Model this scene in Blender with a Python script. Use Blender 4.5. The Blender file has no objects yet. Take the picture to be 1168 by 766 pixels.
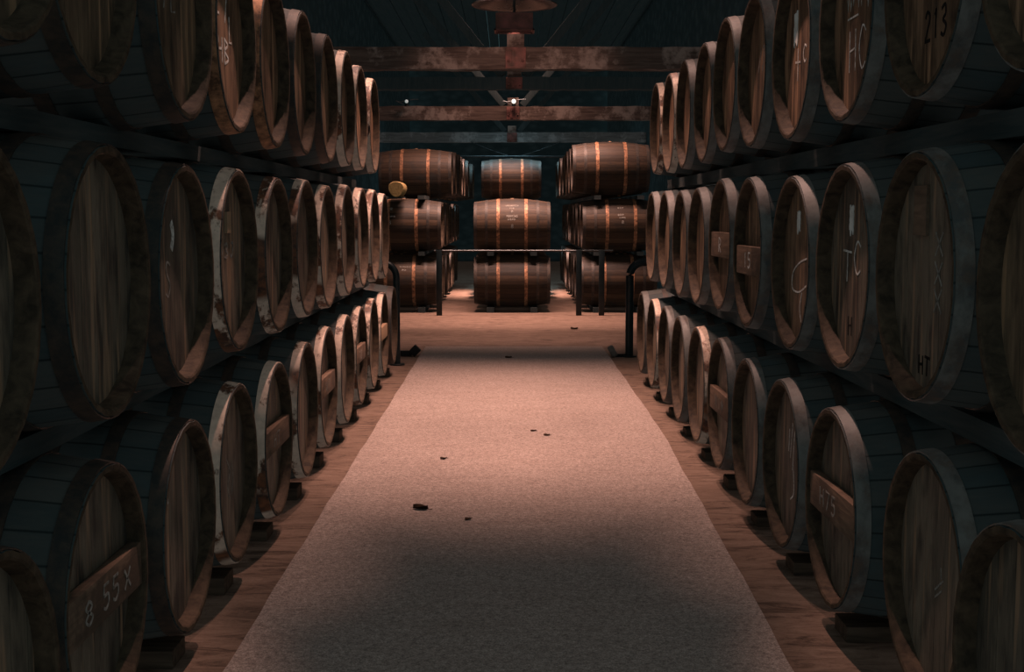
import bpy, bmesh, math, random
from mathutils import Vector, Matrix
random.seed(7)
C = bpy.context.scene.collection
PI = math.pi
EYE = 1.37

# ------------------------------------------------------------------ helpers
def link(o, parent=None):
    C.objects.link(o)
    if parent: o.parent = parent
    return o

def tag(o, label, cat, group=None, kind=None):
    o['label'] = label; o['category'] = cat
    if group: o['group'] = group
    if kind: o['kind'] = kind
    return o

def empty(name, loc=(0, 0, 0), rz=0.0):
    o = bpy.data.objects.new(name, None); o.empty_display_size = .1
    o.location = loc; o.rotation_euler = (0, 0, rz)
    return link(o)

def bm_mesh(bm, name, mats, smooth=0.6):
    bmesh.ops.recalc_face_normals(bm, faces=bm.faces)
    me = bpy.data.meshes.new(name)
    bm.to_mesh(me); bm.free()
    for m in (mats if isinstance(mats, (list, tuple)) else [mats]): me.materials.append(m)
    if smooth:
        for p in me.polygons: p.use_smooth = True
        me.set_sharp_from_angle(angle=smooth)
    return me

def obj(name, me, parent=None, loc=(0, 0, 0), rot=(0, 0, 0)):
    o = bpy.data.objects.new(name, me); o.location = loc; o.rotation_euler = rot
    return link(o, parent)

def add_box(bm, c, s, rot=None, mat=0, bevel=0.0):
    r = bmesh.ops.create_cube(bm, size=1.0)
    vs = r['verts']
    M = Matrix.Translation(c) @ (rot.to_4x4() if rot else Matrix()) @ Matrix.Diagonal((s[0], s[1], s[2], 1))
    bmesh.ops.transform(bm, matrix=M, verts=vs)
    fs = {f for v in vs for f in v.link_faces}
    for f in fs: f.material_index = mat
    if bevel:
        es = list({e for v in vs for e in v.link_edges})
        bmesh.ops.bevel(bm, geom=es, offset=bevel, segments=2, affect='EDGES', profile=.6)
    return vs

def add_tube(bm, pts, r, n=12, closed=False, cap=True):
    pts = [Vector(p) for p in pts]; rings = []
    N = len(pts)
    up = Vector((0.0123, 0.031, 1)).normalized()
    for i, p in enumerate(pts):
        a = pts[i - 1] if i else (pts[-1] if closed else pts[0])
        b = pts[(i + 1) % N] if (i < N - 1 or closed) else pts[-1]
        t = (b - a).normalized()
        u = t.cross(up)
        if u.length < .08: u = t.cross(Vector((1, .02, 0)))
        u.normalize(); v = t.cross(u)
        rr = r[i] if isinstance(r, (list, tuple)) else r
        rings.append([bm.verts.new(p + (u * math.cos(2 * PI * k / n) + v * math.sin(2 * PI * k / n)) * rr) for k in range(n)])
    for i in range(N if closed else N - 1):
        A = rings[i]; B = rings[(i + 1) % N]
        for k in range(n):
            bm.faces.new((A[k], A[(k + 1) % n], B[(k + 1) % n], B[k]))
    if cap and not closed:
        bm.faces.new(rings[0]); bm.faces.new(rings[-1])

def add_lathe_z(bm, prof, n=32, c=(0, 0, 0)):
    rings = []
    for r, z in prof:
        if r < 1e-6: rings.append([bm.verts.new((c[0], c[1], c[2] + z))])
        else: rings.append([bm.verts.new((c[0] + r * math.cos(2 * PI * k / n), c[1] + r * math.sin(2 * PI * k / n), c[2] + z)) for k in range(n)])
    for A, B in zip(rings, rings[1:]):
        for k in range(n):
            k2 = (k + 1) % n
            if len(A) == 1 and len(B) == 1: continue
            if len(A) == 1: bm.faces.new((A[0], B[k2], B[k]))
            elif len(B) == 1: bm.faces.new((A[k], A[k2], B[0]))
            else: bm.faces.new((A[k], A[k2], B[k2], B[k]))

# ------------------------------------------------------------------ materials
class NT:
    def __init__(s, name):
        s.m = bpy.data.materials.new(name); s.m.use_nodes = True
        s.t = s.m.node_tree; s.n = s.t.nodes
        s.b = s.n['Principled BSDF']
        s.tc = s.n.new('ShaderNodeTexCoord')
        s.oi = s.n.new('ShaderNodeObjectInfo')
    def l(s, a, b): s.t.links.new(a, b)
    def math(s, op, a, b=0.0, c=None):
        n = s.n.new('ShaderNodeMath'); n.operation = op
        for i, v in enumerate((a, b, c)):
            if v is None: continue
            if isinstance(v, (int, float)): n.inputs[i].default_value = v
            else: s.l(v, n.inputs[i])
        return n.outputs[0]
    def coords(s, scale=(1, 1, 1), rnd=True, src='Object'):
        mp = s.n.new('ShaderNodeMapping'); s.l(s.tc.outputs[src], mp.inputs['Vector'])
        mp.inputs['Scale'].default_value = scale
        if rnd:
            v = s.n.new('ShaderNodeCombineXYZ')
            for i, k in enumerate((37.0, 91.0, 53.0)):
                s.l(s.math('MULTIPLY', s.oi.outputs['Random'], k), v.inputs[i])
            s.l(v.outputs[0], mp.inputs['Location'])
        return mp.outputs[0]
    def noise(s, vec, scale=5, detail=4, rough=.55, dist=0.0):
        n = s.n.new('ShaderNodeTexNoise'); s.l(vec, n.inputs['Vector'])
        n.inputs['Scale'].default_value = scale; n.inputs['Detail'].default_value = detail
        n.inputs['Roughness'].default_value = rough; n.inputs['Distortion'].default_value = dist
        return n.outputs['Fac']
    def ramp(s, fac, stops, interp='LINEAR'):
        n = s.n.new('ShaderNodeValToRGB'); s.l(fac, n.inputs[0]); e = n.color_ramp.elements
        n.color_ramp.interpolation = interp
        while len(e) < len(stops): e.new(.5)
        for i, (p, c) in enumerate(stops):
            e[i].position = p
            e[i].color = (c, c, c, 1) if isinstance(c, (int, float)) else (*c, 1)
        return n.outputs[0]
    def mix(s, fac, a, b, mode='MIX'):
        n = s.n.new('ShaderNodeMix'); n.data_type = 'RGBA'; n.blend_type = mode
        if isinstance(fac, (int, float)): n.inputs[0].default_value = fac
        else: s.l(fac, n.inputs[0])
        for i, v in ((6, a), (7, b)):
            if isinstance(v, tuple): n.inputs[i].default_value = (*v, 1)
            else: s.l(v, n.inputs[i])
        return n.outputs[2]
    def bump(s, h, strength=.3, dist=.01):
        n = s.n.new('ShaderNodeBump'); s.l(h, n.inputs['Height'])
        n.inputs['Strength'].default_value = strength; n.inputs['Distance'].default_value = dist
        s.l(n.outputs[0], s.b.inputs['Normal'])
    def done(s, col, rough=.8, metal=0.0, spec=.3):
        if isinstance(col, tuple): s.b.inputs['Base Color'].default_value = (*col, 1)
        else: s.l(col, s.b.inputs['Base Color'])
        if isinstance(rough, (int, float)): s.b.inputs['Roughness'].default_value = rough
        else: s.l(rough, s.b.inputs['Roughness'])
        s.b.inputs['Metallic'].default_value = metal
        s.b.inputs['Specular IOR Level'].default_value = spec
        return s.m

def stave_mat(name, dark, mid, mould, rough=.7):
    k = NT(name)
    sep = k.n.new('ShaderNodeSeparateXYZ'); k.l(k.tc.outputs['Object'], sep.inputs[0])
    # bodies are lathed about local X with the axis RB above the base origin
    ang = k.math('ARCTAN2', k.math('SUBTRACT', sep.outputs[2], .37), sep.outputs[1])
    st = k.math('MULTIPLY', k.math('ADD', ang, PI), NST / (2 * PI))
    idx = k.math('FLOOR', st)
    wn = k.n.new('ShaderNodeTexWhiteNoise'); wn.noise_dimensions = '2D'
    cv = k.n.new('ShaderNodeCombineXYZ'); k.l(idx, cv.inputs[0]); k.l(k.oi.outputs['Random'], cv.inputs[1])
    k.l(cv.outputs[0], wn.inputs['Vector'])
    g = k.noise(k.coords((1.5, 14, 14)), 6, 5, .6)
    t = k.math('ADD', k.math('MULTIPLY', wn.outputs[0], .45), k.math('MULTIPLY', g, .6))
    col = k.ramp(t, [(.2, dark), (.75, mid)])
    bl = k.ramp(k.noise(k.coords((1, 1, 1)), 4, 5, .65), [(.52, 0.0), (.68, .7)])
    col = k.mix(bl, col, mould)
    fr = k.math('FRACT', st)
    jt = k.ramp(k.math('ABSOLUTE', k.math('SUBTRACT', fr, .5)), [(.44, 0.0), (.49, .8)])
    col = k.mix(jt, col, tuple(c * .25 for c in dark))
    k.bump(g, .25, .004)
    return k.done(col, rough, 0, .3)

def head_mat(name, a, b, stain, streak=(.36, .2, .11)):
    k = NT(name)
    sep = k.n.new('ShaderNodeSeparateXYZ'); k.l(k.tc.outputs['Object'], sep.inputs[0])
    idx = k.math('FLOOR', k.math('MULTIPLY', k.math('ADD', sep.outputs[1], 1.0), 1 / .088))
    wn = k.n.new('ShaderNodeTexWhiteNoise'); wn.noise_dimensions = '2D'
    cv = k.n.new('ShaderNodeCombineXYZ'); k.l(idx, cv.inputs[0]); k.l(k.oi.outputs['Random'], cv.inputs[1])
    k.l(cv.outputs[0], wn.inputs['Vector'])
    g = k.noise(k.coords((1, 16, 1.2)), 5, 6, .6, .4)
    t = k.math('ADD', k.math('MULTIPLY', wn.outputs[0], .4), k.math('MULTIPLY', g, .65))
    col = k.ramp(t, [(.2, a), (.8, b)])
    s1 = k.ramp(k.noise(k.coords((1, 5, 1.6)), 3.2, 4, .6), [(.45, 0.0), (.66, .85)])
    col = k.mix(s1, col, stain)
    s2 = k.ramp(k.noise(k.coords((1, 11, .8)), 2.3, 3, .5), [(.56, 0.0), (.66, .85)])
    col = k.mix(s2, col, streak)
    fine = k.ramp(k.noise(k.coords((1, 60, 3)), 8, 3, .6), [(.35, .75), (.6, 1.0)])
    col = k.mix(1.0, col, fine, 'MULTIPLY')
    k.bump(g, .3, .003)
    return k.done(col, .62, 0, .35)

def wood_mat(name, a, b, sc=(1, 12, 12), blot=None, rough=.8, src='Object'):
    k = NT(name)
    g = k.noise(k.coords(sc, src=src), 4, 6, .62, .5)
    col = k.ramp(g, [(.3, a), (.7, b)])
    if blot:
        col = k.mix(k.ramp(k.noise(k.coords((1, 1, 1), src=src), 2.6, 6, .7), [(.5, 0.0), (.6, .9)]), col, blot)
    k.bump(g, .4, .006)
    return k.done(col, rough, 0, .25)

def hoop_mat(name, base, rust, paint=None, lo=.44, hi=.5, arcs=False):
    k = NT(name)
    n1 = k.noise(k.coords((1, 1, 1)), 22, 6, .7)
    col = k.ramp(n1, [(.38, base), (.66, rust)])
    if paint:
        n2 = k.noise(k.coords((1.5, 1, 1)), 5.5, 7, .68)
        f = k.ramp(n2, [(lo, 0.0), (hi, 1.0)])
        if arcs: f = k.math('MULTIPLY', f, k.ramp(k.noise(k.coords((.6, 1, 1)), 2.6, 2, .4), [(.37, 0.0), (.41, 1.0)]))
        shade = k.ramp(k.noise(k.coords((1, 1, 1)), 30, 4, .6), [(.3, tuple(c * .75 for c in paint)), (.6, paint)])
        col = k.mix(f, col, shade)
    k.bump(n1, .25, .003)
    return k.done(col, .55, .25 if not paint else .0, .4)

NST = 26
M = {}
M['stave_dark'] = stave_mat('blackened stave wood', (.038, .054, .056), (.076, .080, .073), (.052, .076, .079))
M['stave_brown'] = stave_mat('brown stave wood', (.016, .013, .011), (.082, .050, .031), (.024, .026, .025), .6)
M['chime'] = wood_mat('chime end grain', (.030, .021, .015), (.12, .078, .049), (6, 6, 6))
M['head'] = head_mat('barrel head oak', (.075, .051, .034), (.26, .168, .103), (.036, .028, .022), (.40, .23, .13))
M['head_grey'] = head_mat('weathered barrel head', (.075, .060, .046), (.24, .185, .132), (.036, .031, .027), (.36, .22, .135))
M['head_red'] = head_mat('russet barrel head', (.10, .058, .036), (.33, .192, .115), (.045, .030, .021), (.52, .28, .16))
M['hoop'] = hoop_mat('dull iron hoop', (.035, .034, .032), (.085, .06, .045))
M['hoop_grey'] = hoop_mat('grey galvanised hoop', (.07, .072, .07), (.12, .085, .065), (.17, .165, .15), .40, .55)
M['hoop_pale'] = hoop_mat('flaking pale painted hoop', (.045, .03, .025), (.22, .09, .045), (.78, .58, .45), .42, .48, True)
M['hoop_rust'] = hoop_mat('rust orange hoop', (.10, .052, .032), (.56, .27, .14))
M['chalk'] = (lambda k: k.done(k.ramp(k.noise(k.coords((1, 1, 1)), 60, 3, .6), [(.36, (.34, .30, .26)), (.60, (.80, .75, .69))]), .9))(NT('chalk'))
M['faint_chalk'] = (lambda k: k.done(k.ramp(k.noise(k.coords((1, 1, 1)), 60, 3, .6), [(.35, (.16, .14, .12)), (.65, (.36, .33, .29))]), .9))(NT('rubbed chalk'))
M['ink'] = NT('black stencil ink').done((.012, .010, .009), .8)
M['paper'] = (lambda k: k.done(k.ramp(k.noise(k.coords((1, 1, 1)), 14, 5, .6), [(.35, (.62, .57, .5)), (.6, (.88, .84, .78))]), .9))(NT('torn paper'))
M['pale_board'] = wood_mat('pale pine board', (.28, .17, .10), (.5, .32, .2), (1, 14, 1.5))
M['bar'] = wood_mat('head brace board', (.10, .065, .045), (.24, .15, .10), (10, 1, 10), (.08, .055, .04))
M['rail'] = wood_mat('dunnage timber', (.030, .044, .046), (.068, .074, .069), (10, .8, 10))
M['bearer'] = wood_mat('bearer timber', (.05, .035, .026), (.15, .10, .07), (1, 10, 10))
M['beam'] = wood_mat('rough tie beam', (.075, .048, .039), (.20, .135, .108), (.7, 8, 8), (.40, .29, .24))
M['grey_beam'] = wood_mat('cool lit grey beam', (.13, .135, .13), (.30, .31, .30), (.7, 8, 8), (.42, .43, .42))  # bluish light on the farthest beam put into its wood colour
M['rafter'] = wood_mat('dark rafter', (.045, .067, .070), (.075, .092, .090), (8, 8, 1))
M['black_steel'] = (lambda k: k.done(k.ramp(k.noise(k.coords(), 20, 4), [(.3, (.010, .018, .020)), (.7, (.018, .030, .033))]), .38, .3, .5))(NT('black painted steel'))
M['black_gloss'] = NT('glossy black pipe').done((.02, .028, .03), .2, .4, .6)
M['grey_steel'] = (lambda k: k.done(k.ramp(k.noise(k.coords(), 20, 4), [(.3, (.10, .12, .13)), (.7, (.22, .25, .26))]), .3, .7, .5))(NT('grey steel tube'))
M['rust_box'] = (lambda k: k.done(k.ramp(k.noise(k.coords(), 9, 5), [(.35, (.13, .07, .055)), (.65, (.34, .13, .11))]), .6, .2, .4))(NT('rusty lamp housing'))
M['enamel'] = (lambda k: k.done(k.ramp(k.noise(k.coords(), 12, 4), [(.3, (.03, .03, .03)), (.7, (.07, .07, .068))]), .25, .3, .5))(NT('lamp shade enamel'))
M['log'] = wood_mat('yellowish sawn log', (.20, .13, .05), (.42, .29, .12), (9, 9, 9))
M['rubber'] = NT('dark block').done((.018, .018, .018), .7)
M['stone'] = wood_mat('grey block', (.12, .105, .09), (.24, .20, .17), (7, 7, 7))
M['leaf'] = wood_mat('dry leaf', (.05, .028, .018), (.13, .07, .04), (9, 9, 9))

def floor_mat():
    k = NT('earthy plank floor')
    g = k.noise(k.coords((1.6, 5, 1), rnd=False), 2.6, 10, .74, 1.2)
    col = k.ramp(g, [(.36, (.055, .036, .027)), (.48, (.18, .118, .087)), (.66, (.27, .185, .140))])
    sp = k.noise(k.coords((1, 1, 1), rnd=False), 70, 5, .75)
    col = k.mix(k.ramp(sp, [(.3, .75), (.45, 0.0)]), col, (.075, .05, .037))
    big = k.noise(k.coords((1, 1, 1), rnd=False), .9, 4, .6)
    col = k.mix(k.ramp(big, [(.45, 0.0), (.7, .5)]), col, (.17, .115, .085))
    k.bump(k.math('ADD', g, k.math('MULTIPLY', sp, .6)), .6, .012)
    return k.done(col, .85, 0, .2)

def carpet_mat():
    k = NT('pinkish grey carpet')
    f = k.noise(k.coords((1, 1, 1), rnd=False), 170, 4, .8)
    col = k.ramp(f, [(.30, (.12, .092, .080)), (.5, (.40, .315, .275)), (.72, (.74, .60, .53))])
    m = k.noise(k.coords((1, 2.4, 1), rnd=False), 3.2, 6, .65)
    col = k.mix(k.ramp(m, [(.40, 0.0), (.72, .42)]), col, (.30, .225, .19))
    g2 = k.noise(k.coords((1, 1, 1), rnd=False), 55, 4, .75)
    col = k.mix(1.0, col, k.ramp(g2, [(.30, .55), (.68, 1.25)]), 'MULTIPLY')
    d = k.noise(k.coords((1, 1.6, 1), rnd=False), 26, 5, .7)
    col = k.mix(k.ramp(d, [(.26, .7), (.36, 0.0)]), col, (.13, .09, .07))
    # tie beam shadow painted into the carpet as a greyer band
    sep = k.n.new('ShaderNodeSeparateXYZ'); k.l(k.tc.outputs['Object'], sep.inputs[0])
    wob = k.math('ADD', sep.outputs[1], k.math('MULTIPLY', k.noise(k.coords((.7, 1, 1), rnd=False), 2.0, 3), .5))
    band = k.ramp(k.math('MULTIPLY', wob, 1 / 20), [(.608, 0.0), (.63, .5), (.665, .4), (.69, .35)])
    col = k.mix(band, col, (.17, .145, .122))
    k.bump(f, .55, .006)
    return k.done(col, .95, 0, .1)

def stone_wall_mat():
    k = NT('dark rubble wall')
    v = k.n.new('ShaderNodeTexVoronoi'); v.inputs['Scale'].default_value = 3.5
    k.l(k.coords((1, 1, 1.7), rnd=False), v.inputs['Vector'])
    col = k.ramp(v.outputs['Distance'], [(.1, (.062, .098, .104)), (.6, (.038, .064, .069))])
    k.bump(v.outputs['Distance'], .6, .03)
    return k.done(col, .9, 0, .2)

def ceiling_mat():
    k = NT('dark roof boards')
    g = k.noise(k.coords((10, .8, 1), rnd=False), 2, 6, .6)
    col = k.ramp(g, [(.3, (.05, .082, .087)), (.7, (.075, .105, .108))])
    k.bump(g, .4, .01)
    return k.done(col, .85, 0, .2)

# ------------------------------------------------------------------ setting
def struct(name, bm, mats):
    o = obj(name, bm_mesh(bm, name, mats, 0)); o['kind'] = 'structure'; return o
XW, YB, ZC = 2.75, 36.0, 5.4
bm = bmesh.new(); add_box(bm, (0, YB / 2 - 2, -.05), (2 * XW + .4, YB + 5, .10)); struct('floor', bm, floor_mat())
wm = stone_wall_mat()
bm = bmesh.new(); add_box(bm, (-XW - .1, YB / 2 + .5, ZC / 2), (.2, YB - 1.4, ZC)); struct('wall_left', bm, wm)
bm = bmesh.new(); add_box(bm, (XW + .1, YB / 2 + .5, ZC / 2), (.2, YB - 1.4, ZC)); struct('wall_right', bm, wm)
bm = bmesh.new(); add_box(bm, (0, YB + .4, ZC / 2), (2 * XW + .4, .2, ZC)); struct('wall_back', bm, wm)
bm = bmesh.new()
nb = 26
for i in range(nb):
    w = (2 * XW + .4) / nb
    add_box(bm, (-XW - .2 + (i + .5) * w, YB / 2 + 1.5, ZC + .03 + (i % 2) * .012), (w * .97, YB - 1.5, .05))
struct('ceiling', bm, ceiling_mat())

# carpet runner, a little wider towards the far end on the right
bm = bmesh.new()
N = 90
yl, y0, y1 = [], -.6, 12.95
top, bot = [], []
for i in range(N + 1):
    y = y0 + (y1 - y0) * i / N
    xr = .845 + .115 * min(1, max(0, (y - 3.4) / 4.5))
    w1 = .003 * math.sin(y * 5.1) + .0015 * math.sin(y * 13.7); w2 = .003 * math.sin(y * 4.3 + 1) + .0015 * math.sin(y * 11.1)
    top.append([bm.verts.new((-.85 + w1 + (xr + .85 + w2 - w1) * j / 12, y, .013)) for j in range(13)])
    bot.append([bm.verts.new((-.856 + w1, y, .0005)), bm.verts.new((xr + .006 + w2, y, .0005))])
for i in range(N):
    for j in range(12): bm.faces.new((top[i][j], top[i][j + 1], top[i + 1][j + 1], top[i + 1][j]))
    bm.faces.new((bot[i][0], top[i][0], top[i + 1][0], bot[i + 1][0]))
    bm.faces.new((top[i][12], bot[i][1], bot[i + 1][1], top[i + 1][12]))
bm.faces.new([bot[N][0]] + top[N] + [bot[N][1]])
bm.faces.new([bot[0][0]] + top[0] + [bot[0][1]])
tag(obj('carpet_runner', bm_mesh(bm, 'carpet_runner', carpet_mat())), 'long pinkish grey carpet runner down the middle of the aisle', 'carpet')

# ------------------------------------------------------------------ barrel meshes
RB, RH, L = .370, .320, 1.06
HL = L / 2
REC = .046
def prof_r(x, o=0.0): return RB - (RB - RH) * (abs(x) / HL) ** 1.9 + o

def body_mesh(stave):
    bm = bmesh.new()
    xs = [-HL + L * i / 20 for i in range(21)]
    P = [(-HL + REC + .012, 0)]
    prof = []
    # back recess (inner wall), chime, outside, chime, front recess
    prof += [(-HL + REC + .02, RH - .030, 0), (-HL + .004, RH - .019, 0), (-HL, RH - .014, 1), (-HL, RH - .002, 1)]
    prof += [(x, prof_r(x), 0) for x in xs[1:-1]]
    prof += [(HL, RH - .002, 1), (HL, RH - .014, 1), (HL - .004, RH - .019, 1), (HL - REC - .02, RH - .030, 0)]
    n = NST * 3
    rings = []
    for (x, r, m) in prof:
        ring = []
        for k in range(n):
            a = 2 * PI * k / n - PI
            rr = r - (.0022 if k % 3 == 0 and r > RH - .02 else 0)
            ring.append(bm.verts.new((x, rr * math.cos(a), RB + rr * math.sin(a))))
        rings.append((ring, m))
    for (A, ma), (B, mb) in zip(rings, rings[1:]):
        for k in range(n):
            f = bm.faces.new((A[k], A[(k + 1) % n], B[(k + 1) % n], B[k]))
            f.material_index = 1 if (ma and mb) else 0
    # inner wall of the front recess shows bare chime wood
    for f in bm.faces:
        c = f.calc_center_median()
        if c.x > HL - REC - .02 and (Vector((0, c.y, c.z - RB)).length < RH - .016): f.material_index = 1
    return bm_mesh(bm, 'staves', [stave, M['chime']], .5)

def head_mesh(sgn, mat):
    bm = bmesh.new()
    R = RH - .024; w = .088; rnd = random.Random(3)
    n = int(2 * R / w) + 2
    for i in range(-n // 2, n // 2 + 1):
        ya, yb = i * w + .0011, (i + 1) * w - .0011
        # plank joints sit at multiples of w so the material's plank index agrees
        ya, yb = max(ya, -R), min(yb, R)
        if yb - ya < .004: continue
        off = rnd.uniform(-.0004, .0004)
        xo = sgn * (HL - REC) + off; xi = xo - sgn * .022
        m = 7
        tp = [(ya + (yb - ya) * j / m) for j in range(m + 1)]
        outl = [(y, math.sqrt(max(0, R * R - y * y))) for y in tp] + [(y, -math.sqrt(max(0, R * R - y * y))) for y in reversed(tp)]
        o2 = []
        for p in outl:
            if not o2 or (abs(p[0] - o2[-1][0]) + abs(p[1] - o2[-1][1])) > 1e-4: o2.append(p)
        if abs(o2[0][0] - o2[-1][0]) + abs(o2[0][1] - o2[-1][1]) < 1e-4: o2.pop()
        F = [bm.verts.new((xo, y, RB + z)) for y, z in o2]; G = [bm.verts.new((xi, y, RB + z)) for y, z in o2]
        bm.faces.new(F); bm.faces.new(G)
        for a in range(len(F)):
            b = (a + 1) % len(F); bm.faces.new((F[a], F[b], G[b], G[a]))
    return bm_mesh(bm, 'head', mat, .5)

def hoop_mesh(x0, x1, mat):
    bm = bmesh.new(); n = 72; t = .0032
    xs = [x0 + (x1 - x0) * i / 3 for i in range(4)]
    pr = [(x, prof_r(x, t)) for x in xs] + [(x, prof_r(x, -.001)) for x in reversed(xs)]
    rings = []
    for k in range(n):
        a = 2 * PI * k / n
        rings.append([bm.verts.new((x, r * math.cos(a), RB + r * math.sin(a))) for x, r in pr])
    for k in range(n):
        A, B = rings[k], rings[(k + 1) % n]
        for i in range(len(pr)):
            j = (i + 1) % len(pr); bm.faces.new((A[i], A[j], B[j], B[i]))
    return bm_mesh(bm, 'hoop', mat, .6)

BODY = {k: body_mesh(M[k]) for k in ('stave_dark', 'stave_brown')}
HEADS = {(s, k): head_mesh(s, M[k]) for s in (1, -1) for k in ('head', 'head_grey', 'head_red')}
HX = [(.452, .524), (.335, .375), (.170, .215)]
HX[0] = (.484, .526)
HOOPS = {}
for mk in ('hoop', 'hoop_grey', 'hoop_pale', 'hoop_rust'):
    for i, (a, b) in enumerate(HX):
        for s in (1, -1):
            HOOPS[(mk, i, s)] = hoop_mesh(min(s * a, s * b), max(s * a, s * b), M[mk])
bm = bmesh.new(); add_lathe_z(bm, [(0, .006), (.02, .006), (.024, 0), (.024, -.02), (0, -.02)], 16); BUNG = bm_mesh(bm, 'bung', M['pale_board'], .5)

# ------------------------------------------------------------------ marks
def ribbons(strokes, w, place, mat, name):
    bm = bmesh.new()
    for st in strokes:
        pts = [Vector(p) for p in st]
        if len(pts) == 1: pts = [pts[0], pts[0] + Vector((w, 0))]
        L_, R_ = [], []
        for i, p in enumerate(pts):
            a = pts[max(0, i - 1)]; b = pts[min(len(pts) - 1, i + 1)]
            t = (b - a); t = t.normalized() if t.length > 1e-9 else Vector((1, 0))
            nn = Vector((-t.y, t.x)) * w * .5
            L_.append(p + nn); R_.append(p - nn)
        for lay in (0, 1):
            pass
        A = [bm.verts.new(place(q.x, q.y, .0005)) for q in L_]; B = [bm.verts.new(place(q.x, q.y, .0005)) for q in R_]
        A2 = [bm.verts.new(place(q.x, q.y, -.0004)) for q in L_]; B2 = [bm.verts.new(place(q.x, q.y, -.0004)) for q in R_]
        for i in range(len(pts) - 1):
            bm.faces.new((A[i], A[i + 1], B[i + 1], B[i])); bm.faces.new((A2[i], A2[i + 1], A[i + 1], A[i])); bm.faces.new((B[i], B[i + 1], B2[i + 1], B2[i]))
        bm.faces.new((A[0], B[0], B2[0], A2[0])); bm.faces.new((A[-1], B[-1], B2[-1], A2[-1]))
    return bm_mesh(bm, name, mat, 0)

def curve(pts, n=6):                                  # Catmull-Rom through the points
    P = [Vector(p) for p in pts]; P = [P[0]] + P + [P[-1]]; out = []
    for i in range(1, len(P) - 2):
        for k in range(n):
            t = k / n
            out.append(.5 * ((2 * P[i]) + (P[i + 1] - P[i - 1]) * t + (2 * P[i - 1] - 5 * P[i] + 4 * P[i + 1] - P[i + 2]) * t * t + (3 * P[i] - P[i - 1] - 3 * P[i + 1] + P[i + 2]) * t ** 3))
    out.append(P[-2]); return [tuple(p) for p in out]

G = {                                                  # hand strokes in a unit cell
 '1': [[(.3, .8), (.5, 1), (.5, 0)]], '2': [curve([(.1, .8), (.4, 1), (.8, .75), (.1, 0)]) + [(.9, 0)]],
 '3': [curve([(.1, .9), (.6, 1), (.7, .7), (.35, .52), (.8, .3), (.5, 0), (.05, .1)])],
 '5': [[(.8, 1), (.2, 1), (.15, .55)] + curve([(.15, .55), (.7, .55), (.75, .2), (.4, 0), (.1, .1)])],
 '7': [[(.1, 1), (.85, 1), (.35, 0)]], '8': [curve([(.5, .52), (.15, .75), (.5, 1), (.85, .75), (.5, .52), (.1, .25), (.5, 0), (.9, .25), (.5, .52)])],
 'H': [[(.1, 1), (.12, 0)], [(.85, 1), (.88, 0)], [(.1, .5), (.88, .55)]], 'B': [[(.1, 0), (.1, 1)] + curve([(.1, 1), (.8, .8), (.15, .52), (.9, .25), (.1, 0)])],
 'P': [[(.2, 0), (.25, 1)] + curve([(.25, 1), (.95, .85), (.8, .5), (.25, .5)])], 'C': [curve([(.9, .85), (.45, 1), (.1, .5), (.45, 0), (.9, .12)])],
 'T': [[(0, 1), (1, .95)], [(.5, 1), (.48, 0)]], 'X': [[(.1, 1), (.9, 0)], [(.9, 1), (.1, 0)]], '+': [[(0, .6), (1, .55)], [(.5, 1), (.5, 0)]],
 'L': [[(.2, 1), (.2, 0), (.8, .05)]], 'S': [curve([(.85, .9), (.4, 1), (.2, .75), (.75, .35), (.5, 0), (.1, .1)])], 'J': [curve([(.3, .95), (.7, 1), (.6, .3), (.3, 0), (.05, .25)])],
 'R': [[(.1, 0), (.1, 1)] + curve([(.1, 1), (.8, .85), (.7, .55), (.15, .5)]) + [(.9, 0)]], 'W': [[(0, 1), (.25, 0), (.5, .9), (.75, 0), (1, 1)]],
 'Z': [[(.1, .8), (.35, .1), (.45, .95), (.62, .1), (.7, .9), (.85, .2), (1, .7)]], '-': [[(0, .5), (1, .55)]], '/': [[(0, 0), (1, 1)]],
 'D': [curve([(.1, .1), (.15, 1), (.8, .8), (.9, .35), (.1, .0)])], '.': [[(.4, .1), (.55, .1)]],
}
def text(s, x, y, cw, ch, gap=.25):
    out = []
    for i, c in enumerate(s):
        for st in G.get(c, []): out.append([(x + i * cw * (1 + gap) + px * cw, y + py * ch) for px, py in st])
    return out

HP = HL - REC
def on_head(u, v, h): return (HP + .0006 + h, u, RB + v)
def chalk(root, strokes, w=.007,  mat='chalk', name='chalk_mark'):
    return obj(name, ribbons(strokes, w * .95, on_head, M[mat], name), root)
def head_patch(root, u, v, w, h, mat, name, torn=True, seed=1, t=.002):
    bm = bmesh.new(); r = random.Random(seed); k = 9
    pts = []
    for i in range(k): pts.append((u - w / 2 + w * i / (k - 1), v + h / 2 + (r.uniform(-.006, .006) if torn else 0)))
    for i in range(k): pts.append((u + w / 2 + (r.uniform(-.004, .003) if torn else 0), v + h / 2 - h * (i + 1) / (k + 1)))
    for i in range(k): pts.append((u + w / 2 - w * i / (k - 1), v - h / 2 + (r.uniform(-.014, .014) if torn else 0)))
    for i in range(k): pts.append((u - w / 2 + (r.uniform(-.003, .004) if torn else 0), v - h / 2 + h * (i + 1) / (k + 1)))
    F = [bm.verts.new(on_head(a, b, t)) for a, b in pts]; B = [bm.verts.new(on_head(a, b, -.0015)) for a, b in pts]
    bm.faces.new(F); bm.faces.new(B)
    for i in range(len(F)): j = (i + 1) % len(F); bm.faces.new((F[i], F[j], B[j], B[i]))
    return obj(name, bm_mesh(bm, name, M[mat], 0), root)
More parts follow.
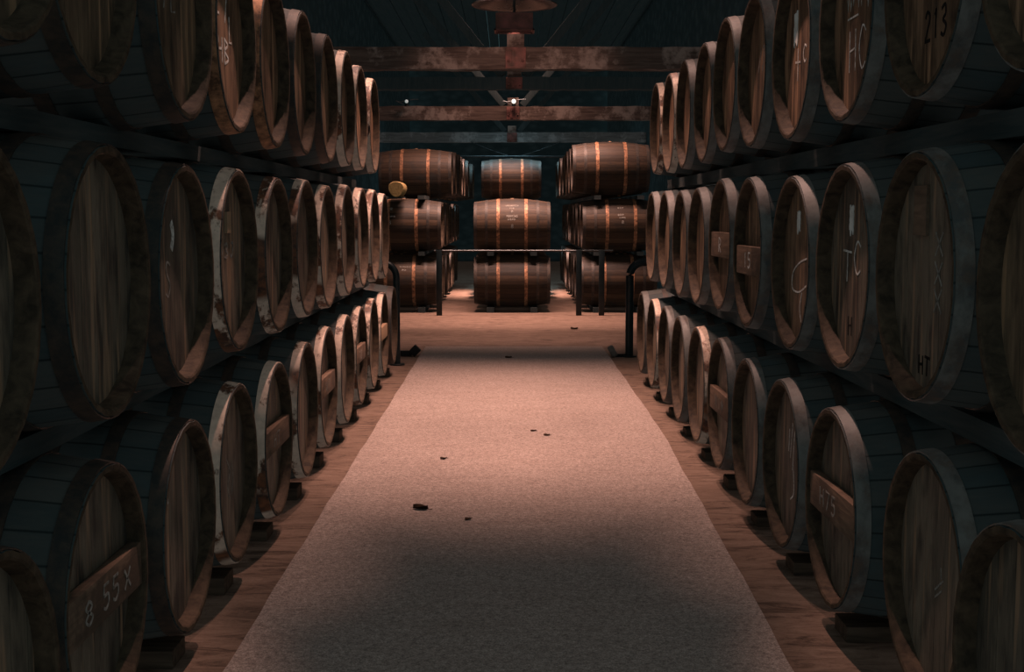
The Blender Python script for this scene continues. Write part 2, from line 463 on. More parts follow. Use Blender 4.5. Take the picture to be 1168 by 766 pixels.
def head_bar(root, v=0.0, h=.105, marks=None, pale=False, t=.034, mk='faint_chalk'):
    bm = bmesh.new(); R = RH - .0255
    ln = 2 * math.sqrt(R * R - (abs(v) + h / 2) ** 2)
    add_box(bm, (HP + .003 + t / 2, 0, RB + v), (t, ln, h), bevel=.004)
    o = obj('head_bar', bm_mesh(bm, 'head_bar', M['pale_board' if pale else 'bar'], .5), root)
    if marks:
        obj('chalk_mark', ribbons(marks, .008, lambda a, b, q: (HP + .0035 + t + q, a, RB + v + b), M[mk], 'chalk_mark'), o)
    return o

# ------------------------------------------------------------------ barrel assembly
def make_barrel(loc, rz, label, group, stave='stave_dark', head='head', hoop='hoop', front='hoop', rear_head=True, scale=1.0, roll=0.0):
    root = empty('barrel', loc, rz); root.scale = (1, scale, scale)
    tag(root, label, 'barrel', group)
    obj('staves', BODY[stave], root)
    obj('head', HEADS[(1, head)], root); obj('head', HEADS[(-1, head)], root)
    for i in range(3):
        for s in (1, -1):
            obj('hoop', HOOPS[(front if (i == 0 and s == 1) else hoop if (i == 2 or hoop != 'hoop_rust') else 'hoop', i, s)], root)
    obj('bung', BUNG, root, (0, 0, 2 * RB))
    return root

TL = [(-0.845, 2.181, 0.607, 0.991), (-0.925, 2.926, 0.609, 0.989), (-0.913, 3.681, 0.588, 1.004), (-0.926, 4.43, 0.598, 0.997), (-0.932, 5.182, 0.588, 1.004), (-0.933, 5.932, 0.593, 1.003), (-0.927, 6.685, 0.589, 1.005), (-0.923, 7.437, 0.6, 1.004), (-0.932, 8.193, 0.602, 1.002), (-0.929, 8.955, 0.603, 0.997)]
ML = [(-.945, 2.25, -.167, 1.0), (-0.936, 3.007, -0.162, 1.001), (-0.946, 3.767, -0.182, 1.004), (-0.955, 4.544, -0.167, 0.996), (-0.952, 5.309, -0.175, 0.989), (-0.953, 6.069, -0.167, 0.998), (-0.959, 6.829, -0.18, 1.004), (-0.951, 7.594, -0.161, 1.003), (-0.95, 8.36, -0.161, 0.995), (-0.951, 9.122, -0.162, 1.004), (-0.954, 9.886, -0.176, 1.001)]
BL = [(-0.945, 2.285, -0.944, 0.997), (-0.975, 3.047, -0.932, 1.003), (-0.962, 3.795, -0.945, 0.993), (-0.973, 4.546, -0.937, 1.001), (-0.964, 5.299, -0.949, 1.004), (-0.963, 6.063, -0.941, 1.0), (-0.97, 6.842, -0.936, 1.001), (-0.965, 7.609, -0.934, 1.002), (-0.969, 8.372, -0.938, 1.0), (-0.967, 9.135, -0.937, 1.0), (-0.965, 9.899, -0.939, 1.0), (-0.961, 10.668, -0.938, 1.001)]
TR = [(1.031, 2.545, 0.603, 1.002), (1.047, 3.299, 0.615, 0.994), (1.049, 4.056, 0.608, 0.998), (1.047, 4.813, 0.597, 1.003), (1.044, 5.565, 0.607, 0.999), (1.052, 6.315, 0.624, 0.994), (1.064, 7.073, 0.601, 1.0), (1.06, 7.831, 0.597, 1.003), (1.064, 8.589, 0.598, 1.003), (1.063, 9.346, 0.61, 1.0)]
MR = [(1.045, 2.52, -.168, 1.0), (1.037, 3.276, -0.162, 0.993), (1.05, 4.03, -0.17, 1.001), (1.053, 4.785, -0.187, 1.0), (1.035, 5.546, -0.172, 1.005), (1.041, 6.315, -0.157, 1.0), (1.039, 7.077, -0.182, 0.989), (1.048, 7.837, -0.187, 1.0), (1.045, 8.6, -0.178, 1.001), (1.043, 9.364, -0.171, 1.0)]
BR = [(1.016, 2.514, -0.954, 0.999), (1.079, 3.272, -0.947, 1.003), (1.033, 4.036, -0.948, 0.998), (1.034, 4.791, -0.952, 0.993), (1.039, 5.541, -0.959, 0.993), (1.043, 6.295, -0.946, 1.006), (1.044, 7.049, -0.955, 0.998), (1.044, 7.806, -0.956, 1.0), (1.05, 8.567, -0.952, 1.001), (1.052, 9.33, -0.955, 1.0), (1.055, 10.1, -0.946, 1.0)]
ROWS = [('TL', TL, 'left', 'top'), ('ML', ML, 'left', 'middle'), ('BL', BL, 'left', 'bottom'), ('TR', TR, 'right', 'top'), ('MR', MR, 'right', 'middle'), ('BR', BR, 'right', 'bottom')]
ORD = ['nearest', 'second', 'third', 'fourth', 'fifth', 'sixth', 'seventh', 'eighth', 'ninth', 'tenth', 'eleventh', 'farthest']

FEATURE = {   # what the head of a given barrel shows
 ('TL', 3): 'with chalk figures', ('TR', 3): 'with a torn white paper', ('TR', 2): 'scribbled over in chalk', ('TR', 1): 'with black stencilled digits',
 ('MR', 1): 'with three chalk crosses', ('MR', 2): 'with a pale paper strip', ('MR', 3): 'with a chalk loop and pink paper', ('MR', 4): 'with a chalked brace board', ('MR', 5): 'with a reddish brace board',
 ('ML', 2): 'with a white smear', ('ML', 3): 'with a small pale board', ('BL', 1): 'with a wide brace board', ('BL', 4): 'with a brace board', ('BL', 6): 'with a brace board', ('BL', 8): 'with a brace board', ('BL', 10): 'with a pale brace board',
 ('BR', 2): 'with a chalked brace board', ('BR', 5): 'with a brace board', ('BR', 3): 'with slanting chalk strokes', ('BR', 1): 'with small chalk strokes',
}
PALE = {'TL': {7, 8, 9}, 'ML': {3, 4, 5, 6, 7, 8, 9, 10}, 'BL': {3, 4, 5, 6, 7, 8, 9, 10}, 'TR': {8, 9}, 'MR': set(), 'BR': {6, 9}}
HEADK = {'TL': 'head', 'ML': 'head_grey', 'BL': 'head_grey', 'TR': 'head_red', 'MR': 'head', 'BR': 'head_grey'}
made = {}
for key, row, side, tier in ROWS:
    for i, (x, d, h, s) in enumerate(row):
        sg = 1 if side == 'left' else -1
        what = FEATURE.get((key, i), 'with a plain head')
        place = ('nearest the camera' if i == 0 else ORD[i] + ' from the camera' if i < len(row) - 1 else 'last of all')
        lab = f'barrel {what}, {place}, {side} {tier} row'
        front = 'hoop_rust' if key == 'TL' and i in (3, 4) else 'hoop_pale' if i in PALE[key] else ('hoop_grey' if side == 'right' else 'hoop')
        hk = HEADK[key]
        if key == 'TL' and i in (3, 4, 8, 9): hk = 'head_red'
        if key == 'MR' and i in (1, 2): hk = 'head_grey'
        r = make_barrel((x - sg * HL, d, EYE + h - RB * s), 0 if sg > 0 else PI, lab, f'barrels of the {side} {tier} row', 'stave_dark', hk, 'hoop', front, scale=s)
        made[(key, i)] = r

B = made
# writing and boards on the heads
chalk(B[('TL', 3)], text('+', -.14, .02, .06, .09) + text('7', -.02, .05, .07, .1) + text('L', .06, -.01, .06, .09) + text('HB', -.11, -.09, .075, .085) + text('5S', -.06, .15, .07, .08) + text('.', -.16, -.13, .03, .03), .009)
chalk(B[('TL', 2)], text('7L', -.1, -.02, .07, .12), .006, 'faint_chalk')
head_patch(B[('TR', 3)], -.10, .10, .06, .12, 'paper', 'paper_label', seed=4)
chalk(B[('TR', 3)], text('+', -.10, -.10, .08, .12) + text('C', .02, -.04, .06, .06), .008)
chalk(B[('TR', 2)], text('ZZW', -.16, .02, .12, .14, .0) + text('-', -.12, .0, .12, .02) + text('HC', -.10, -.16, .09, .13), .006)
chalk(B[('TR', 1)], text('213', -.10, -.17, .05, .075), .010, 'ink', 'stencil_mark')
chalk(B[('TR', 1)], text('SJ', -.02, .02, .09, .1), .006, 'faint_chalk')
chalk(B[('TR', 4)], text('/J', -.06, .0, .06, .1), .006, 'faint_chalk')
head_patch(B[('MR', 1)], -.06, .17, .10, .13, 'bar', 'patch_board', torn=False, t=.008)
for v in (.055, -.02, -.09): chalk(B[('MR', 1)], text('X', .04, v, .07, .06), .006, 'faint_chalk')
chalk(B[('MR', 1)], text('HT', -.06, -.26, .04, .05), .008, 'ink', 'stencil_mark')
head_patch(B[('MR', 2)], -.04, .15, .045, .085, 'paper', 'paper_label', seed=6)
chalk(B[('MR', 2)], text('C', -.01, -.02, .09, .10) + text('T', -.13, -.05, .10, .10), .007)
chalk(B[('MR', 2)], text('H', -.06, -.22, .05, .06), .008, 'ink', 'stencil_mark')
head_patch(B[('MR', 3)], -.04, .155, .05, .075, 'paper', 'paper_label', seed=9)
chalk(B[('MR', 3)], [curve([(.10, .02), (-.02, .0), (-.12, -.04), (-.13, -.10), (-.02, -.11), (.10, -.08)]), curve([(.03, -.11), (.0, -.17), (.03, -.22)])], .007)
head_bar(B[('MR', 4)], -.035, .125, text('15', -.10, -.03, .07, .065), mk='chalk')
head_bar(B[('MR', 5)], .0, .125, text('R', -.05, -.035, .07, .07), mk='chalk')
chalk(B[('ML', 2)], [curve([(-.02, .155), (-.002, .12), (-.022, .075)])], .03)
chalk(B[('ML', 2)], text('S', -.10, -.06, .07, .10), .006, 'faint_chalk')
head_patch(B[('ML', 3)], -.02, .135, .06, .075, 'pale_board', 'patch_board', torn=False, t=.010)
chalk(B[('ML', 3)], text('Z3J', -.16, .01, .075, .05) , .008, 'faint_chalk')
head_bar(B[('BL', 1)], .0, .115, text('8', -.17, -.03, .06, .055) + text('55', -.04, -.03, .06, .06) + text('X', .13, -.03, .06, .05))
head_bar(B[('BL', 4)], .01, .105, text('HT', -.09, -.03, .06, .055))
head_bar(B[('BL', 6)], .01, .105, text('W7', -.08, -.03, .07, .055))
head_bar(B[('BL', 8)], .01, .105, text('12', -.08, -.03, .06, .055))
head_bar(B[('BL', 10)], .01, .105, None, True)
chalk(B[('BL', 3)], [curve([(-.02, .05), (.03, .0), (-.01, -.05), (.02, -.1)]), curve([(.06, .03), (.08, -.03), (.05, -.09)])], .010, 'faint_chalk')
chalk(B[('BL', 2)], [[(-.11, .12), (-.10, .09)]], .010)
head_bar(B[('BR', 2)], .01, .115, text('H75', -.15, -.03, .06, .06))
head_bar(B[('BR', 5)], .0, .115, text('W1Z', -.12, -.03, .07, .06))
chalk(B[('BR', 3)], [[(.06, .15), (.03, -.02)], [(.02, .16), (-.01, .02)], [(-.03, .13), (-.04, .04)], curve([(.04, .0), (.06, -.1), (.0, -.14)])], .007)
chalk(B[('BR', 1)], [[(.06, .0), (.0, -.04)], [(.04, .03), (.045, .0)], [(.05, -.03), (.0, -.06)]], .006, 'faint_chalk')

# rails between tiers and bearers under the bottom tier
def rail(xc, y0, y1, z0, z1, label, wd=.10):
    bm = bmesh.new()
    n = 24; prev = None; r = random.Random(int(xc * 100) + int(z0 * 100))
    rings = []
    for i in range(n + 1):
        y = y0 + (y1 - y0) * i / n; j = r.uniform(-.004, .004)
        rings.append([bm.verts.new((xc + sx * wd / 2 + j, y, z)) for sx, z in ((-1, z0), (1, z0), (1, z1), (-1, z1))])
    for A, Bv in zip(rings, rings[1:]):
        for k in range(4): bm.faces.new((A[k], A[(k + 1) % 4], Bv[(k + 1) % 4], Bv[k]))
    bm.faces.new(rings[0]); bm.faces.new(rings[-1])
    return tag(obj('dunnage_rail', bm_mesh(bm, 'dunnage_rail', M['rail'], .5)), label, 'rail', 'timber rails between the tiers')
for sg, side, rows in ((-1, 'left', (BL, ML, TL)), (1, 'right', (BR, MR, TR))):
    for lo, hi, nm in ((rows[0], rows[1], 'bottom and middle'), (rows[1], rows[2], 'middle and top')):
        hl = sum(b[2] for b in lo) / len(lo); hh = sum(b[2] for b in hi) / len(hi)
        xr = abs(sum(b[0] for b in lo) / len(lo))
        for off, wh in ((.22, 'front'), (.86, 'rear')):
            r = prof_r(HL - off)
            rail(sg * (xr + off), lo[0][1] - .5, hi[-1][1] + .42, EYE + hl + r + .004, EYE + hh - r - .004, f'{wh} timber rail between {nm} tiers of the {side} block')
    for i, (x, d, h, s) in enumerate(rows[0]):
        bm = bmesh.new()
        z1 = EYE + h - RB * s - .001
        add_box(bm, (x + sg * (.05 + .48), d, z1 / 2), (.96, .15, z1), bevel=.004)
        place = ORD[i] if i < len(rows[0]) - 1 else 'last'
        tag(obj('bearer', bm_mesh(bm, 'bearer', M['bearer'], .5)), f'{place} floor bearer from the camera, timber under the {side} bottom row barrels', 'bearer', f'floor bearers of the {side} bottom row')

# ------------------------------------------------------------------ far stacks
D0, PT = 17.83, .775
def far_barrel(xc, d, h, label, group, head='head_red', rz=0):
    return make_barrel((xc, d, EYE + h - RB), rz, label, group, 'stave_brown', head, 'hoop_rust', 'hoop')
FAR = {}
tiers = (('bottom', -.94), ('middle', -.17), ('top', .60))
for side, xc, n in (('left', -1.50, 9), ('right', 1.52, 9), ('centre', .05, 3)):
    for tier, h in tiers:
        for i in range(n):
            x, d, hh = xc, D0 + PT * i, h
            if side == 'centre' and tier == 'top':
                d = 22.9 + PT * i
                x = .05
            if side == 'left' and tier == 'top':
                d = 18.9 + PT * i; x = -1.36 + .02 * i; hh = .60 - .03 * (i == 0)
            if side == 'right' and tier == 'top': x = 1.41; hh = .615 if i == 0 else .60
            if side == 'right' and tier == 'middle': x = 1.55
            if side == 'left' and tier == 'middle': x = -1.46
            x += 0 if i == 0 else random.uniform(-.02, .02)
            pos = 'foremost' if i == 0 else ORD[i] + ' back' if i < n - 1 else 'rearmost'
            what = {('centre', 'middle'): ' with white stencil lines', ('right', 'middle'): ' with faint stencil lines', ('left', 'middle'): ' with faint stencil lines', ('left', 'bottom'): ' with a short stencil line'}.get((side, tier), '') if i == 0 else ''
            lab = f'brown barrel{what}, {pos}, {tier} tier of the far {side} stack'
            FAR[(side, tier, i)] = far_barrel(x, d, hh, lab, f'barrels of the far {side} stack')
def on_side(x0, phi0):
    def f(u, v, q):
        x = x0 + u; r = prof_r(x) + .0006 + q; a = phi0 + v / RB
        return (x, -r * math.cos(a), RB + r * math.sin(a))
    return f
def stencil(root, strokes, w, x0, phi, mat='chalk'):
    return obj('stencil_mark', ribbons(strokes, w, on_side(x0, phi), M[mat], 'stencil_mark'), root)
stencil(FAR[('centre', 'middle', 0)], text('HBRDPSX', -.085, .125, .019, .026, .35) + text('PSR', -.035, .075, .018, .022, .3) + text('8', -.016, .02, .03, .035) + text('PDBRSHS', -.08, -.05, .018, .03, .3) + text('R8PD', -.06, -.095, .02, .024, .35) + text('8', -.016, -.20, .034, .05), .007, 0, .45, 'faint_chalk')
stencil(FAR[('right', 'middle', 0)], text('RSP', -.05, .10, .022, .024) + text('BDP', -.05, -.01, .022, .024) + text('HPR', -.03, -.05, .024, .02) + text('8', 0, -.12, .03, .04), .008, .0, .4, 'faint_chalk')
stencil(FAR[('left', 'middle', 0)], text('PR', -.05, .08, .03, .04) + text('HBDPR', -.12, -.03, .03, .018) + text('8', -.03, -.13, .03, .05), .009, -.15, .4, 'faint_chalk')
stencil(FAR[('left', 'bottom', 0)], text('RPHDS', -.05, .04, .026, .018) + text('PD', -.02, -.01, .026, .02), .008, .05, .45, 'faint_chalk')

# dunnage in the far stacks
for side, xc, n in (('left', -1.50, 9), ('right', 1.52, 9), ('centre', .05, 9)):
    for (lo, hl), (hi, hh) in zip(tiers, tiers[1:]):
        if side == 'centre' and hi == 'top': continue
        for off in (-.3, .3):
            r = prof_r(off)
            rail(xc + off, D0 - .3, D0 + PT * (n - 1) + (1.3 if side == 'left' and hi == 'top' else .3), EYE + hl + r + .004, EYE + hh - r - .004, f'{"left" if off < 0 else "right"} timber rail under the {hi} tier of the far {side} stack', .09)
for off in (-.3, .3):
    r = prof_r(off)
    rail(.05 + off, 22.6, 24.9, EYE - .17 + r + .004, EYE + .60 - r - .004, f'{"left" if off < 0 else "right"} timber rail under the small far top barrel', .09)
for off in (-.3, .3):
    for side, xc, n in (('left', -1.50, 9), ('right', 1.52, 9), ('centre', .05, 9)):
        z1 = EYE - .94 - prof_r(off) - .004
        rail(xc + off, D0 - .33, D0 + PT * (n - 1) + .3, .001, z1, f'{"left" if off < 0 else "right"} floor rail under the far {side} stack', .10)
# centre middle tier goes back to carry the far top barrels
for i in range(3, 9):
    for tier, h in tiers[:2]:
        FAR[('centre', tier, i)] = far_barrel(.05, D0 + PT * i, h, f'brown barrel, {ORD[i]} back, {tier} tier of the far centre stack', 'barrels of the far centre stack')

# steel guard in front of the far stacks
g = empty('rack_frame', (0, 17.05, 0)); tag(g, 'thin black steel rack bar and posts in front of the far barrels', 'rack')
bm = bmesh.new(); add_tube(bm, [(-1.0, 0, .868), (1.4, 0, .868)], .013, 14); obj('rail', bm_mesh(bm, 'rail', M['black_gloss'], .6), g)
for px in (-.93, .945, 1.25):
    bm = bmesh.new(); add_box(bm, (px, .0, .44), (.075, .05, .88), bevel=.004);  obj('post', bm_mesh(bm, 'post', M['black_steel'], .5), g)

# bent pipe guards at the row ends
def hoop_guard(x_in, x_out, y, hgt, lab, r=.03):
    t = empty('guard_hoop', (x_in, y, 0)); tag(t, lab, 'guard rail')
    w = x_out - x_in; sg = 1 if w > 0 else -1; c = .13
    pts = [(0, 0, .01), (0, 0, hgt - c)]
    for k in range(1, 8): a = k / 8 * PI / 2; pts.append((sg * c * (1 - math.cos(a)), 0, hgt - c + c * math.sin(a)))
    pts += [(sg * c, 0, hgt), (w - sg * c, 0, hgt)]
    for k in range(1, 8): a = k / 8 * PI / 2; pts.append((w - sg * c + sg * c * math.sin(a), 0, hgt - c + c * math.cos(a)))
    pts += [(w, 0, hgt - c), (w, 0, .01)]
    bm = bmesh.new(); add_tube(bm, pts, r, 16); obj('pipe', bm_mesh(bm, 'pipe', M['black_steel'], .6), t)
    for px in (0, w):
        bm = bmesh.new(); add_lathe_z(bm, [(0, .014), (.065, .014), (.07, .010), (.07, .0), (0, 0)], 24, (px, 0, 0)); obj('foot_plate', bm_mesh(bm, 'foot_plate', M['black_steel'], .5), t)
hoop_guard(-1.01, -1.75, 11.45, .925, 'black bent pipe guard at the far end of the left barrel block')
hoop_guard(1.155, 1.95, 12.1, .905, 'black bent pipe guard at the far end of the right barrel block', .038)

# small things on the floor
t = empty('floor_stop', (-.90, 12.15, 0)); tag(t, 'dark angular block lying at the far left carpet edge', 'block')
bm = bmesh.new(); add_box(bm, (.0, 0, .055), (.08, .10, .085), Matrix.Rotation(PI / 4, 3, 'Y'), bevel=.006); obj('block', bm_mesh(bm, 'block', M['rubber'], .5), t)
bm = bmesh.new(); add_box(bm, (-.085, 0, .03), (.11, .06, .05), bevel=.005); obj('bar', bm_mesh(bm, 'bar', M['rubber'], .5), t)
t = empty('floor_stop', (.995, 12.1, 0)); tag(t, 'small grey rounded block at the far right carpet edge', 'block')
bm = bmesh.new(); add_box(bm, (.0, 0, .055), (.06, .10, .11), Matrix.Rotation(-.5, 3, 'Y'), bevel=.018); obj('block', bm_mesh(bm, 'block', M['stone'], .5), t)
bm = bmesh.new(); add_box(bm, (.10, 0, .015), (.14, .05, .03), bevel=.005); obj('bar', bm_mesh(bm, 'bar', M['rubber'], .5), t)

def leaf(x, y, s, rz, lab, z=.0135, cat='leaf'):
    bm = bmesh.new(); n = 8; rows_ = []
    for i in range(n + 1):
        u = i / n; w = .32 * math.sin(PI * min(1, u * .93 + .04)) ** .8
        rows_.append([bm.verts.new(((u - .5) * s, v * w * s, .0012 + .16 * s * abs(v) ** 1.5 * (1 + .6 * math.sin(3 * u + v)) + .10 * s * (u - .5) ** 2)) for v in (-1, -.5, 0, .5, 1)])
    for A, Bv in zip(rows_, rows_[1:]):
        for k in range(4): bm.faces.new((A[k], A[k + 1], Bv[k + 1], Bv[k]))
    bmesh.ops.solidify(bm, geom=bm.faces[:], thickness=.0012)
    add_tube(bm, [(s * .48, 0, .004), (s * .62, .01 * s, .004), (s * .75, .05 * s, .003)], .0016, 6)
    o = obj('dry_leaf', bm_mesh(bm, 'dry_leaf', M['leaf'], .8), None, (x, y, z), (0, 0, rz)); tag(o, lab, cat, 'dry leaves on the floor'); return o
for (x, y, s, rz, lab) in ((-.405, 5.75, .075, -.3, 'curled brown leaf on the left middle of the carpet'), (-.36, 6.95, .04, .5, 'tiny leaf flake on the carpet behind the curled brown leaf'),
        (.155, 7.85, .035, .2, 'tiny dark flake, farther of the pair on the carpet centre'), (.235, 7.7, .04, .1, 'tiny dark flake, nearer of the pair on the carpet centre'),
        (.0, 11.9, .06, .1, 'small dark flake on the shaded far end of the carpet'), (-.18, 5.55, .04, .9, 'pale leaf flake just right of the curled brown leaf')):
    leaf(x, y, s, rz, lab)
leaf(.78, 15.0, .09, .4, 'dark crumpled scrap on bare floor beyond the carpet, right side', .001, 'scrap')

# sawn log on the far left stack
t = empty('log', (-1.51, 17.2, EYE + .205)); tag(t, 'round yellowish sawn log end resting on the far left middle barrel', 'log')
bm = bmesh.new()
n = 28
rings = []
for y in (-.02, 0, .5):
    rings.append([bm.verts.new(((.105 - (.008 if y == -.02 else 0)) * (1 + .05 * math.sin(3 * a)) * math.cos(a), y, .108 + (.105 - (.008 if y == -.02 else 0)) * (1 + .05 * math.sin(3 * a)) * math.sin(a))) for a in [2 * PI * k / n for k in range(n)]])
for A, Bv in zip(rings, rings[1:]):
    for k in range(n): bm.faces.new((A[k], A[(k + 1) % n], Bv[(k + 1) % n], Bv[k]))
bm.faces.new(rings[0]); bm.faces.new(rings[-1])
bmesh.ops.translate(bm, verts=bm.verts, vec=(0, 0, .012))
obj('trunk', bm_mesh(bm, 'trunk', M['log'], .5), t)
bm = bmesh.new(); add_box(bm, (0, .2, .006), (.2, .3, .012)); obj('chock', bm_mesh(bm, 'chock', M['rail'], 0), t)

# ------------------------------------------------------------------ roof trusses
def truss(y, ztie, th, lab, name='roof_truss', w=.2, dark=False, struts=True, beam=None):
    t = empty(name, (0, y, ztie)); tag(t, lab, 'roof truss', 'roof trusses across the aisle')
    bm = bmesh.new(); r = random.Random(int(y * 10)); n = 40; rings = []
    for i in range(n + 1):
        x = -XW + 2 * XW * i / n; j = [r.uniform(-.006, .006) for _ in range(4)]
        rings.append([bm.verts.new((x, sy * w / 2 + j[k], z + j[(k + 1) % 4])) for k, (sy, z) in enumerate(((-1, 0), (1, 0), (1, th), (-1, th)))])
    for A, Bv in zip(rings, rings[1:]):
        for k in range(4): bm.faces.new((A[k], A[(k + 1) % 4], Bv[(k + 1) % 4], Bv[k]))
    bm.faces.new(rings[0]); bm.faces.new(rings[-1])
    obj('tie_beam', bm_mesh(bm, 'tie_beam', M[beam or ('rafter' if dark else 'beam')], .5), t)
    top = 2.2
    bm = bmesh.new(); add_box(bm, (.07, 0, th + .06), (.17, .16, .12 + .02), bevel=.006); obj('king_post', bm_mesh(bm, 'king_post', M['beam'], .5), t)
    bm = bmesh.new(); add_box(bm, (.07, -w / 2 - .006, th / 2), (.2, .012, th - .01), bevel=.003)
    add_box(bm, (.045, -w / 2 - .018, th / 2), (.035, .014, th * .7), bevel=.003)
    for dx in (-.07, .07):
        bmesh.ops.create_icosphere(bm, subdivisions=2, radius=.014, matrix=Matrix.Translation((.07 + dx, -w / 2 - .014, th * .35)))
    obj('strap', bm_mesh(bm, 'strap', M['rust_box'], .5), t)
    for sg in ((-1, 1) if struts else ()):
        a = Vector((.07 + sg * .14, 0, th + .02)); b = Vector((.07 + sg * 1.75, 0, top - .05))
        d = b - a; bm = bmesh.new()
        add_box(bm, tuple((a + b) / 2), (d.length, .09, .10), Matrix.Rotation(-math.atan2(d.z, d.x), 3, 'Y'), bevel=.005)
        obj('strut', bm_mesh(bm, 'strut', M['rafter'], .5), t)
    return t
ZT = EYE + 1.41
truss(12.8, ZT, .215, 'nearest tie beam truss with a central king post above it', struts=False)
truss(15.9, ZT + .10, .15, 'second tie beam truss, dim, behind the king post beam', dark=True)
truss(19.65, ZT, .205, 'third tie beam truss, lit pinkish, with a small bulb at its middle')
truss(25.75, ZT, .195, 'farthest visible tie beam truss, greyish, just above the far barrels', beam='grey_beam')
# pipe under the far beam with its V of wires
t = empty('ceiling_pipe', (0, 25.2, EYE + 1.105)); tag(t, 'thin bluish pipe hung across the aisle on two slanting wires', 'pipe')
bm = bmesh.new(); add_tube(bm, [(-XW, 0, 0), (XW, 0, 0)], .018, 12); obj('pipe', bm_mesh(bm, 'pipe', M['grey_steel'], .6), t)
for sx, ex in ((-.02, -.75), (.27, 1.05)):
    bm = bmesh.new(); add_tube(bm, [(sx, -.0, .02), ((sx + ex) / 2, .2, .15), (ex, .44, .31)], .006, 8); obj('wire', bm_mesh(bm, 'wire', M['grey_steel'], .6), t)

# pendant lamp housing near the top of the picture
t = empty('pendant_lamp', (.05, 11.3, EYE + 1.575)); tag(t, 'rusty box lamp hanging under a wide dish shade at the top centre', 'lamp')
bm = bmesh.new()
for sx in (-1, 1): add_box(bm, (sx * .155, 0, .075), (.012, .22, .14))
for sy in (-1, 1): add_box(bm, (0, sy * .105, .075), (.32, .012, .14))
add_box(bm, (0, 0, .143), (.32, .22, .010))
obj('housing', bm_mesh(bm, 'housing', M['rust_box'], 0), t)
bm = bmesh.new()
for sy in (-1, 1): add_box(bm, (0, sy * .115, .004), (.345, .02, .012))
for sx in (-1, 1): add_box(bm, (sx * .166, 0, .004), (.015, .25, .012))
obj('bottom_lip', bm_mesh(bm, 'bottom_lip', M['rust_box'], 0), t)
bm = bmesh.new(); add_lathe_z(bm, [(.03, .40), (.06, .36), (.20, .30), (.34, .245), (.372, .235), (.375, .225), (.365, .222), (.33, .232), (.19, .285), (.05, .34), (.03, .36)], 48); obj('dish_shade', bm_mesh(bm, 'dish_shade', M['enamel'], .6), t)
bm = bmesh.new(); add_tube(bm, [(0, 0, .147), (0, 0, ZC - EYE - 1.575)], .012, 10); obj('stem', bm_mesh(bm, 'stem', M['black_steel'], .6), t)

# tiny bulbs on the third beam
M['bulb'] = bpy.data.materials.new('glowing bulb'); M['bulb'].use_nodes = True
b_ = M['bulb'].node_tree.nodes['Principled BSDF']; b_.inputs['Emission Color'].default_value = (1, .93, .82, 1); b_.inputs['Emission Strength'].default_value = 1.1
M['bulb_dim'] = bpy.data.materials.new('dim bulb'); M['bulb_dim'].use_nodes = True
b_ = M['bulb_dim'].node_tree.nodes['Principled BSDF']; b_.inputs['Emission Color'].default_value = (.9, .95, .9, 1); b_.inputs['Emission Strength'].default_value = .28
for x, mk, lab in ((.08, 'bulb', 'small glowing bulb on the middle of the third tie beam'), (-1.54, 'bulb_dim', 'dim small bulb near the left end of the third tie beam')):
    t = empty('small_lamp', (x, 19.48, ZT + .20)); tag(t, lab, 'lamp')
    bm = bmesh.new(); bmesh.ops.create_uvsphere(bm, u_segments=20, v_segments=12, radius=.034 if mk == 'bulb' else .026, matrix=Matrix.Translation((0, -.02, .07))); obj('bulb', bm_mesh(bm, 'bulb', M[mk], .8), t)
    bm = bmesh.new(); add_lathe_z(bm, [(0, .03), (.028, .03), (.034, .0), (0, 0)], 20); obj('socket', bm_mesh(bm, 'socket', M['black_steel'], .5), t)
    bm = bmesh.new(); add_tube(bm, [(-.16, -.02, .075), (-.10, -.02, .06), (-.04, -.02, .075)], .008, 8); add_tube(bm, [(.05, -.02, .09), (.12, -.02, .10), (.18, -.02, .10)], .006, 8); add_tube(bm, [(-.04, -.02, .02), (-.16, -.02, .075)], .005, 6)
    obj('bracket', bm_mesh(bm, 'bracket', M['grey_steel'], .6), t)

# ------------------------------------------------------------------ light
def spot(name, loc, power, col, ang=150, blend=.8, r=.06, aim=None):
    l = bpy.data.lights.new(name, 'SPOT'); l.energy = power; l.color = col; l.spot_size = math.radians(ang); l.spot_blend = blend; l.shadow_soft_size = r
    o = bpy.data.objects.new(name, l); o.location = loc
    if aim: o.rotation_euler = (Vector(aim) - Vector(loc)).to_track_quat('-Z', 'Y').to_euler()
    return link(o)
WARM = (1.0, .585, .475)
def strip(name, y0, y1, z, wid, power, col, x=0.0, spread=180):
    l = bpy.data.lights.new(name, 'AREA'); l.shape = 'RECTANGLE'; l.size = wid; l.size_y = y1 - y0; l.energy = power; l.color = col; l.spread = math.radians(spread)
    o = bpy.data.objects.new(name, l); o.location = (x, (y0 + y1) / 2, z)
    return link(o)
for y, p, a in ((6.9, 14, 54), (8.8, 38, 80), (11.1, 52, 80)):
    strip('ridge_light', y - .35, y + .35, 3.75, .25, p, WARM, spread=a)
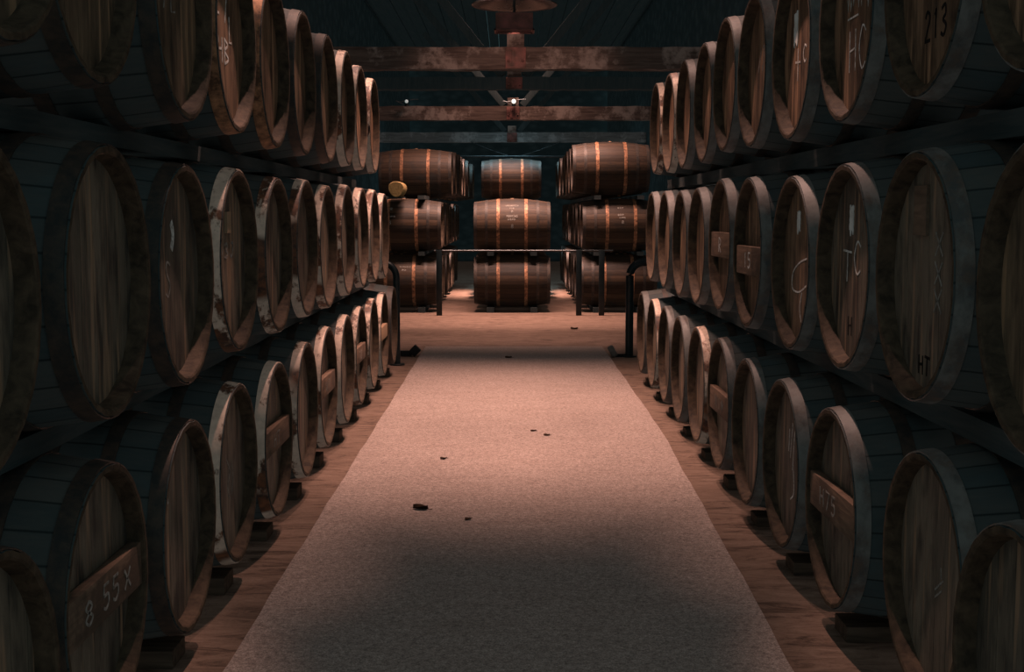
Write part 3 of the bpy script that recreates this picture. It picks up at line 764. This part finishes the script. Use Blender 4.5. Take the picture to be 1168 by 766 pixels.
for d, p, a, z in ((5.9, 560, 22, 2.0), (7.0, 330, 25, 1.75), (8.2, 330, 26, 1.65), (9.5, 360, 27, 1.6), (10.8, 380, 27, 1.6)):  # unseen spots added to brighten the barrel heads
    spot('head_fill_spot', (-.40, d, 4.6), p, WARM, a, 1.0, .05, (-1.04, d - 1.4, z))
    spot('head_fill_spot', (.50, d + .2, 4.6), p, WARM, a, 1.0, .05, (1.13, d - 1.2, z))
spot('pendant_bulb', (.05, 11.3, EYE + 1.50), 18, WARM, 84, .4, .04, (.05, 12.8, 2.50))
strip('far_ridge_light', 14.3, 15.0, 5.1, .9, 13, WARM, spread=52)
strip('far_ridge_light', 16.5, 17.3, 5.1, 2.2, 150, WARM, spread=85)
strip('far_ridge_light', 18.4, 18.9, 4.6, .6, 22, WARM, spread=120)
strip('far_ridge_light', 21.4, 22.0, 5.1, .3, 90, WARM, spread=36)
for sx in (-.85, .95):
    strip('cool_far_light', 22.6, 23.8, 5.0, .5, 14, (.5, .85, 1.0), sx, 50)
strip('cool_far_light', 24.3, 24.9, 4.2, .8, 4, (.5, .85, 1.0), spread=110)
strip('cool_far_light', 26.4, 28.0, 5.1, 1.4, 14, (.5, .85, 1.0), spread=130)

w = bpy.data.worlds.new('teal ambient fill'); bpy.context.scene.world = w; w.use_nodes = True  # teal fill added to lift the dark areas, not a seen source
bg = w.node_tree.nodes['Background']; bg.inputs[0].default_value = (.30, .60, .65, 1); bg.inputs[1].default_value = .25

# ------------------------------------------------------------------ camera
cam = bpy.data.cameras.new('camera'); co = bpy.data.objects.new('camera', cam); link(co)
cam.sensor_width = 36; cam.lens = 1450 / 1168 * 36; cam.shift_x = 4 / 1168; cam.clip_end = 100
co.location = (0, 0, EYE); co.rotation_euler = (PI / 2 - .0963, 0, 0)
sc = bpy.context.scene; sc.camera = co
sc.view_settings.view_transform = 'Standard'; sc.view_settings.look = 'None'; sc.view_settings.gamma = 1; sc.view_settings.exposure = .1
sc.view_settings.use_curve_mapping = False
sc.cycles.use_denoising = True
sc.cycles.max_bounces = 6
sc.cycles.diffuse_bounces = 0
sc.cycles.use_fast_gi = True
sc.cycles.fast_gi_method = 'ADD'
w.light_settings.distance = .12
w.light_settings.ao_factor = .072
